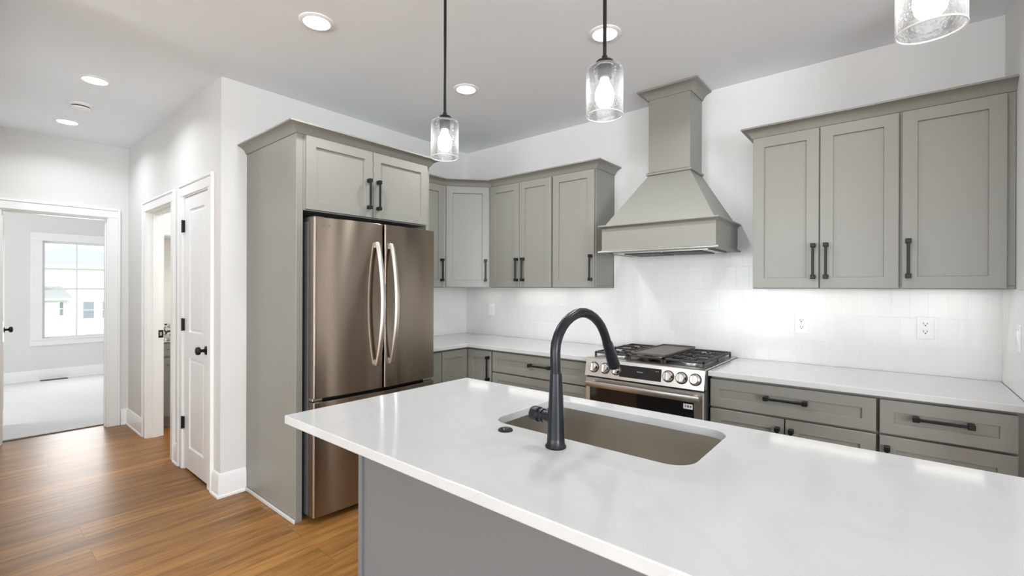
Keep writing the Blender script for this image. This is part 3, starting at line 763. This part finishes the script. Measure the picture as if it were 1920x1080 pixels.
# --- under-cabinet light bars
def light_bar(label, x0, x1, y, z=UZ0 + .0175, pw=.06):
    o = thing('light_bar', label, 'light', ((x0 + x1) / 2, y, z), 'light bars under the wall cabinets')
    MB().box(x0, x1, y - .020, y + .020, z - .012, z, .002).build('housing', M_plastic, o)
    MB().box(x0 + .006, x1 - .006, y - .012, y + .012, z - .0145, z - .011).build('diffuser', M_led, o)
    area('light_bar_lamp', ((x0 + x1) / 2, y, z - .018), (0, .12, -1), x1 - x0, .024, pw * (x1 - x0) / .5, (1, .96, .91))
light_bar('slim lit light bar under the two-door cabinet right of the hood', -.594, -.072, 3.21)
light_bar('short lit light bar under the cabinet at the right end wall', .082, .341, 3.21)
light_bar('lit light bar under the narrow two-door cabinet by the corner', -2.70, -2.16, 3.21)
light_bar('lit light bar under the single-door cabinet left of the hood', -2.05, -1.80, 3.21)
light_bar('lit light bar under the diagonal corner cabinet', -3.16, -2.90, 3.16, pw=.10)

# --- range
rg = thing('range', 'stainless slide-in gas range with black oven window', 'range', (-1.19, 3.0, 0))
RX0, RX1 = -1.5685, -.8115; RCx = (RX0 + RX1) / 2
MB().box(RX0 + .004, RX1 - .004, 2.690, YB - .012, .02, .905, .002).build('body', M_char, rg)
MB().box(RX0, RX1, 2.705, YB - .014, .905, .9185, .003).build('cooktop', M_steel_h, rg)
MB().box(RX0 + .03, RX1 - .03, 2.735, YB - .05, .9180, .9205, .001).build('burner_tray', mat('cooktop_brown_black', (.05, .044, .040), .25), rg)
MB().prism([(2.640, .806), (2.662, .915), (2.672, .920), (2.710, .920), (2.710, .806)], 'x', RX0, RX1, bev=.002).build('control_panel', M_steel_h, rg)
tilt = math.atan2(.022, .109)
CPM = T((RCx, 2.651, .861)) @ RX(-tilt)
dsp = MB().box(-.133, .133, -.004, .003, -.038, .036, .001, CPM).build('display', M_glassblk, rg)
M_disp = mat('display_digits', (.02, .03, .05), .4, emit=(.35, .55, .9), estr=.2)
m = MB()
for k in range(4): m.box(-.018 + k * .010, -.011 + k * .010, -.0047, -.0039, .000, .007, 0, CPM)
m.build('indicator', M_disp, dsp)
m = MB()
for k in range(3): m.box(.098 + k * .008, .103 + k * .008, -.0047, -.0039, .018, .022, 0, CPM)
m.build('indicator', mat('display_marks', (.25, .25, .25), .5), dsp)
for x in (-1.504, -1.425, -1.347, -1.015, -.938, -.861):
    kM = T((x, 2.650, .862)) @ RX(PI / 2 - tilt)
    kb = MB().lathe([(0, 0), (.030, 0), (.030, .006), (.027, .010), (.0255, .030), (.022, .034), (0, .034)], kM, 28).build('knob', M_chrome, rg, 35)
    MB().box(-.004, .004, -.024, .024, .030, .041, .002, kM).build('grip', M_chrome, kb)
    MB().lathe([(.030, -.002), (.035, -.002), (.035, .003), (.030, .003), (.030, -.002)], kM, 28, cap=False).build('bezel', M_dark, kb, 40)
od = MB().box(RX0 + .003, RX1 - .003, 2.645, 2.688, .205, .795, .005).build('oven_door', M_steel_h, rg)
MB().box(RX0 + .038, RX1 - .055, 2.6425, 2.647, .285, .738, .001).build('oven_window', M_glassblk, od)
m = MB(); hz_ = .763
m.box(RX0 + .035, RX1 - .012, 2.588, 2.606, hz_ - .018, hz_ + .018, .005, seg=2)
for x in (RX0 + .06, RX1 - .045): m.box(x - .012, x + .012, 2.604, 2.648, hz_ - .012, hz_ + .012, .002)
m.build('handle', M_steel_h, od, 40)
stk = MB().box(-.925, -.872, 2.6415, 2.6428, .693, .722).build('sticker', M_plastic, od); stk['label'] = 'small white sticker'
m = MB()
for k, x in enumerate((-.911, -.898, -.884)): m.box(x - (.002 if k == 0 else .004), x + (.002 if k == 0 else .004), 2.6408, 2.6416, .703, .713)
m.build('sticker_mark', M_dark, stk)
MB().box(RX0 + .003, RX1 - .003, 2.650, 2.690, .06, .198, .004).build('warming_drawer', M_steel_h, rg)
MB().box(RX0 + .01, RX1 - .01, 2.72, 3.2, 0, .06).build('plinth', M_dark, rg)
# burners and grates
for x, y, r in ((-1.42, 2.87, .050), (-1.42, 3.15, .042), (-1.19, 3.01, .055), (-.96, 2.87, .052), (-.96, 3.15, .040)):
    bc = MB().lathe([(r * 1.25, .9205), (r * 1.25, .926), (r * 1.05, .930), (r * .9, .930), (r * .9, .938), (r * .75, .941), (0, .941)], T((x, y, 0)), 24).build('burner', M_steel_h, rg, 35)
    MB().lathe([(0, .9405), (r * .86, .9405), (r * .86, .945), (r * .7, .948), (0, .948)], T((x, y, 0)), 24).build('burner_cap', M_cast, bc, 35)
def grate(x0, x1, y0, y1, slats):
    m = MB(); zt = .9545; b = .0055; zb = zt - .013
    m.box(x0, x1, y0, y0 + 2 * b, zb, zt, .002); m.box(x0, x1, y1 - 2 * b, y1, zb, zt, .002)
    m.box(x0, x0 + 2 * b, y0, y1, zb, zt, .002); m.box(x1 - 2 * b, x1, y0, y1, zb, zt, .002)
    for x in (x0 + b, x1 - b):
        for y in (y0 + b, (y0 + y1) / 2, y1 - b): m.box(x - b, x + b, y - b, y + b, .9205, zb + .001)
    xc, yc_ = (x0 + x1) / 2, (y0 + y1) / 2
    m.box(x0, x1, yc_ - b, yc_ + b, zb, zt, .002)
    for yy in ((y0 + yc_) / 2, (y1 + yc_) / 2):
        for q in (-1, 1):
            m.box(xc + q * .030, (x0 if q < 0 else x1), yy - b, yy + b, zb, zt + .003, .002)
        m.box(xc - b, xc + b, yy + .030, yy + .066, zb, zt + .003, .002); m.box(xc - b, xc + b, yy - .066, yy - .030, zb, zt + .003, .002)
    if slats:
        for k in range(slats):
            y = y0 + .03 + (y1 - y0 - .06) * k / (slats - 1)
            m.box(x1 - .045, x1, y - .004, y + .004, zb, zt, .001)
    return m.build('grate', M_cast, rg)
grate(RX0 + .025, RX0 + .262, 2.728, YB - .060, 0)
grate(RX0 + .268, RX1 - .268, 2.728, YB - .060, 0)
grate(RX1 - .262, RX1 - .025, 2.728, YB - .060, 12)
gd = thing('griddle', 'dark flat griddle plate lying on the middle of the range grates', 'griddle', (-1.175, 3.0, .958))
m = MB(); gx0, gx1, gy0, gy1 = -1.290, -1.065, 2.735, 3.275
m.box(gx0, gx1, gy0, gy1, .9585, .966, .002); m.box(gx0, gx1, gy0, gy0 + .007, .962, .973, .002); m.box(gx0, gx1, gy1 - .007, gy1, .962, .973, .002)
m.box(gx0, gx0 + .007, gy0, gy1, .962, .973, .002); m.box(gx1 - .007, gx1, gy0, gy1, .962, .973, .002)
m.build('plate', M_griddle, gd)

# --- island
IX0, IX1, IY0, IY1 = -1.691, .300, .754, 1.675
isl = thing('kitchen_island', 'greige kitchen island body under the large white worktop', 'island', ((IX0 + IX1) / 2, 1.35, 0))
EX0, EX1, PY = -1.662, .272, 1.036
MB().box(EX0 + .024, EX1 - .024, PY + .012, PY + .032, .0, CB - .001).build('back_panel', M_cab_shaded, isl)
MB().box(EX0 + .024, EX1 - .024, 1.606, 1.628, .11, CB - .001).build('face_frame', M_cab_shaded, isl)
MB().box(EX0 + .024, EX1 - .024, PY + .032, 1.606, .10, .118).box(EX0 + .024, EX1 - .024, 1.54, 1.555, 0, .0995).build('bottom_panel', M_cab_shaded, isl)
MB().box(EX0, EX0 + .024, PY, 1.648, 0, CB - .001, .0015).build('end_panel', M_cab_shaded, isl)
MB().box(EX1 - .024, EX1, PY, 1.648, 0, CB - .001, .0015).build('end_panel', M_cab_shaded, isl)
for a, b in ((-1.635, -1.12), (-.36, .245)):
    front(isl, 'drawer', T((b, 1.628, .714)) @ RZ(PI), b - a, .154, .05, ('h', (b - a) / 2, .087))
    front(isl, 'door', T((b, 1.628, .125)) @ RZ(PI), b - a, .578, .057, ('v', .03, .45))
for a, b in ((-1.112, -.745), (-.739, -.368)):
    front(isl, 'door', T((b, 1.628, .125)) @ RZ(PI), b - a, .743, .057, ('v', .03 if a < -1 else b - a - .03, .6))
# worktop with the sink cutout
SX0, SX1, SY0, SY1, SR = -1.088, -.405, 1.195, 1.592, .068
def rrect(x0, x1, y0, y1, r, n=8):
    p = []
    for cx, cy, a0 in ((x1 - r, y1 - r, 0), (x0 + r, y1 - r, PI / 2), (x0 + r, y0 + r, PI), (x1 - r, y0 + r, 1.5 * PI)):
        for k in range(n + 1): a = a0 + PI / 2 * k / n; p.append((cx + r * math.cos(a), cy + r * math.sin(a)))
    return p
def slab_with_hole(outer, hole, z0, z1, bev):
    bm = bmesh.new()
    def loop(pts, z): 
        v = [bm.verts.new((x, y, z)) for x, y in pts]; e = [bm.edges.new((v[i], v[(i + 1) % len(v)])) for i in range(len(v))]; return v, e
    for z in (z0, z1):
        vo, eo = loop(outer, z); vh, eh = loop(hole, z)
        bmesh.ops.triangle_fill(bm, use_beauty=True, edges=eo + eh)
        if z == z0: lo = (vo, vh)
        else: hi = (vo, vh)
    rims = []
    for a, b in zip(lo, hi):
        n = len(a)
        for i in range(n): bm.faces.new((a[i], a[(i + 1) % n], b[(i + 1) % n], b[i]))
    bmesh.ops.recalc_face_normals(bm, faces=bm.faces[:])
    es = []
    for vs_ in hi + lo:
        n = len(vs_)
        for i in range(n):
            e = bm.edges.get((vs_[i], vs_[(i + 1) % n]))
            if e: es.append(e)
    bmesh.ops.bevel(bm, geom=es, offset=bev, segments=2, profile=.5, affect='EDGES')
    r = MB(); r.bm.free(); r.bm = bm; return r
one('island_countertop', slab_with_hole(rrect(IX0, IX1, IY0, IY1, .008, 3), rrect(SX0, SX1, SY0, SY1, SR), CB, CT, .003), M_quartz, 'large white quartz worktop of the kitchen island with a sink cutout', 'countertop', smooth=15)
# carve the island body under the sink: bowl sits in it
snk = thing('sink', 'stainless undermount sink bowl set into the island worktop', 'sink', ((SX0 + SX1) / 2, (SY0 + SY1) / 2, CB - .21))
def bowl(inn, top, bot, th):
    m = MB(); bm = m.bm; rings = []
    R = lambda off, z, r: [bm.verts.new((x, y, z)) for x, y in rrect(SX0 + off, SX1 - off, SY0 + off, SY1 - off, max(.01, r), 8)]
    seq = [(-.022, top, SR + .02), (-.022, top - .002, SR + .02), (-.004, top - .002, SR), (-.004, top - .002, SR)]
    rings.append(R(-.026, top, SR + .02)); rings.append(R(-.004, top, SR)); rings.append(R(.002, bot + .03, SR - .005)); rings.append(R(.010, bot + .010, SR - .012)); rings.append(R(.030, bot, SR - .03))
    rings.append(R(.030, bot - th, SR - .03)); rings.append(R(.004, bot + .005, SR - .01)); rings.append(R(-.006, bot + .03, SR)); rings.append(R(-.010, top - th, SR)); rings.append(R(-.026, top - th, SR + .02))
    n = len(rings[0])
    for a, b in zip(rings, rings[1:] + rings[:1]):
        if a is rings[4]: continue
        for i in range(n): bm.faces.new((a[i], a[(i + 1) % n], b[(i + 1) % n], b[i]))
    bm.faces.new(rings[4]); bm.faces.new(rings[5])
    return m
bowl(0, CB - .0005, CB - .225, .0025).build('bowl', M_sink, snk, 35)
dn = MB().lathe([(0, 0), (.030, 0), (.040, .002), (.045, .003), (.045, .0), ], T(((SX0 + SX1) / 2, SY1 - .13, CB - .2245)), 28).build('drain', M_steel_h, snk, 40)

# --- faucet
FXp, FYp = -.756, 1.112
fc = thing('faucet', 'matte black pull-down gooseneck faucet standing at the island sink', 'faucet', (FXp, FYp, CT))
MB().lathe([(0, 0), (.030, 0), (.031, .004), (.029, .008), (.0265, .011), (.025, .03), (.0235, .09), (.0205, .15), (.0180, .20), (.0172, .214), (0, .214)], T((FXp, FYp, CT)), 36).build('base', M_faucet, fc, 40)
sp = [(1.110, 1.126), (1.109, 1.150), (1.108, 1.190), (1.111, 1.213), (1.124, 1.238), (1.142, 1.258), (1.164, 1.274), (1.190, 1.286), (1.218, 1.2945), (1.247, 1.298), (1.276, 1.2965), (1.304, 1.290), (1.332, 1.279), (1.356, 1.265), (1.376, 1.250), (1.394, 1.230), (1.408, 1.210), (1.418, 1.192)]
MB().tube([(FXp, y, z) for y, z in sp], .0150, 20).build('spout', M_faucet, fc, 60)
a, b = Vector((FXp, 1.417, 1.194)), Vector((FXp, 1.474, 1.102))
hd_ = MB().tube([a, a.lerp(b, .06), a.lerp(b, .30), a.lerp(b, .55), a.lerp(b, .93), b], [.0155, .0165, .0175, .0192, .0215, .0205], 24).build('spray_head', M_faucet, fc, 40)
dirv = (b - a).normalized(); nrm = Vector((0, .092, .057)).normalized()
q0 = a.lerp(b, .12) + nrm * .014; q1 = a.lerp(b, .5) + nrm * .018
MB().tube([q0, q0.lerp(q1, .2) + nrm * .005, q0.lerp(q1, .8) + nrm * .005, q1], [.006, .007, .007, .006], 10).build('spray_button', M_faucet, hd_, 50)
hM = T((FXp - .016, FYp, .998)) @ RY(-PI / 2)
hn = MB().lathe([(0, 0), (.0165, 0), (.0165, .026), (.0200, .028), (.0200, .034), (.0175, .036), (.0175, .040), (.0225, .043), (.0235, .060), (.021, .068), (0, .069)], hM, 28).build('handle', M_faucet, fc, 35)
ab = thing('air_switch', 'small round black push button set in the worktop left of the faucet', 'button', (-.968, 1.136, CT))
MB().lathe([(0, 0), (.024, 0), (.024, .003), (.021, .006), (.015, .006), (.014, .0035), (0, .0035)], T((-.968, 1.136, CT)), 32).build('ring', M_black, ab, 40)
MB().lathe([(0, .003), (.0125, .003), (.0125, .0068), (.010, .0075), (0, .0078)], T((-.968, 1.136, CT)), 28).build('push_button', mat('button_gunmetal', (.10, .10, .10), .2, .8), ab, 40)

# ------------------------------------------------------------------ lights
def pendant(label, x, y):
    p = thing('pendant_light', label, 'pendant light', (x, y, 1.94), 'glass pendants over the island')
    MB().lathe([(0, ZT), (.062, ZT), (.062, ZT - .012), (.055, ZT - .024), (.012, ZT - .026), (0, ZT - .026)], T((x, y, 0)), 32).build('canopy', M_black, p, 40)
    MB().lathe([(0, 2.125), (.0062, 2.125), (.0062, ZT - .02), (0, ZT - .02)], T((x, y, 0)), 14).build('rod', M_black, p, 40)
    MB().lathe([(0, 2.104), (.0355, 2.104), (.0355, 2.109), (.033, 2.116), (.027, 2.123), (.018, 2.1275), (.010, 2.129), (.009, 2.14), (0, 2.14)], T((x, y, 0)), 28).build('cap', M_black, p, 40)
    s_ = MB().lathe([(0, 2.104), (.0235, 2.104), (.0235, 2.068), (.019, 2.066), (0, 2.066)], T((x, y, 0)), 24).build('socket', M_black, p, 40)
    MB().lathe([(0, 2.068), (.014, 2.067), (.015, 2.056), (.019, 2.046), (.027, 2.032), (.031, 2.016), (.031, 2.002), (.027, 1.986), (.018, 1.975), (0, 1.971)], T((x, y, 0)), 28).build('bulb', M_bulb, p, 60)
    R = .0605; r2 = R - .0028
    MB().lathe([(.022, 2.1035), (.050, 2.103), (.0565, 2.0995), (.0595, 2.093), (R, 2.085), (R, 1.945), (R - .0006, 1.9425), (r2 + .0006, 1.9425), (r2, 1.945), (r2, 2.084), (.0567, 2.091), (.0540, 2.0965), (.049, 2.0995), (.022, 2.1)], T((x, y, 0)), 48, cap=False).build('glass_shade', M_glass_seed, p, 40)
    MB().lathe([(r2 - .0002, 1.9418), (R + .0004, 1.9418), (R + .0008, 1.9436), (R + .0004, 1.9454), (r2 - .0002, 1.9454), (r2 - .0002, 1.9418)], T((x, y, 0)), 48, cap=False).build('rim', M_rim, p, 60)
    return p
PYr = 1.365
p1 = pendant('seeded glass pendant light nearest the refrigerator', -1.518, PYr)
def lamp_at(name, loc, power, col, r=.03):
    d = bpy.data.lights.new(name, 'POINT'); d.energy = power; d.color = col; d.shadow_soft_size = r
    o = bpy.data.objects.new(name, d); COL.objects.link(o); o.location = loc; return o
dup(p1, (-.739, PYr, 1.94), 'seeded glass pendant light above the sink faucet, middle of the row')
dup(p1, (.058, PYr, 1.94), 'seeded glass pendant light cropped by the top edge, rightmost of the row')
def downlight(label, x, y):
    p = thing('recessed_light', label, 'ceiling light', (x, y, ZT), 'round recessed ceiling lights')
    MB().lathe([(.062, ZT + .0), (.086, ZT + .0), (.086, ZT - .003), (.080, ZT - .007), (.066, ZT - .008), (.062, ZT - .004), (.062, ZT)], T((x, y, 0)), 40, cap=False).build('trim_ring', M_trim, p, 40)
    MB().lathe([(0, ZT), (.0635, ZT), (.0635, ZT - .005), (0, ZT - .006)], T((x, y, 0)), 36).build('lens', M_lens, p, 40)
    return p
dls = [(-2.31, 1.192, 'round recessed ceiling light in front of the refrigerator, nearest the camera'), (-2.29, 2.254, 'round recessed ceiling light over the corner between refrigerator and wall cabinets'),
       (-1.211, 2.237, 'round recessed ceiling light behind the middle pendant rod'), (-4.106, .589, 'round recessed hallway ceiling light nearer the kitchen'), (-5.323, .591, 'round recessed hallway ceiling light nearest the bedroom door')]
d0 = downlight(dls[0][2], dls[0][0], dls[0][1])
for x, y, lb in dls[1:]: dup(d0, (x, y, ZT), lb)
for x, y, lb in dls + [(-.14, 2.237, ''), (-1.2, -.6, ''), (1.0, -.6, ''), (-1.2, -2.6, ''), (1.0, -2.6, '')]:  # trailing unlabelled entries are unseen fill lamps added without fixtures
    d = bpy.data.lights.new('recessed_and_fill_lamp', 'AREA'); d.shape = 'DISK'; d.size = .12; d.energy = (3.2 if y > 1 and x > -1 else 6.0 if y > 1 else 3.4) if x > -3 else 3.6; d.color = (.92, .965, 1); d.spread = math.radians(150)
    o = bpy.data.objects.new('recessed_and_fill_lamp', d); COL.objects.link(o); o.location = (x, y, ZT - .012)
sd = thing('smoke_detector', 'round white smoke detector between the two hallway ceiling lights', 'smoke detector', (-4.74, .60, ZT))
MB().lathe([(0, ZT), (.070, ZT), (.070, ZT - .012), (.062, ZT - .018), (.056, ZT - .018), (0, ZT - .018)], T((-4.74, .60, 0)), 36).build('base', M_plastic, sd, 40)
MB().lathe([(0, ZT - .018), (.050, ZT - .018), (.050, ZT - .026), (0, ZT - .026)], T((-4.74, .60, 0)), 30).build('vent_gap', M_dark, sd, 40)
MB().lathe([(0, ZT - .026), (.056, ZT - .026), (.054, ZT - .036), (.040, ZT - .042), (0, ZT - .043)], T((-4.74, .60, 0)), 36).build('cover', M_plastic, sd, 40)
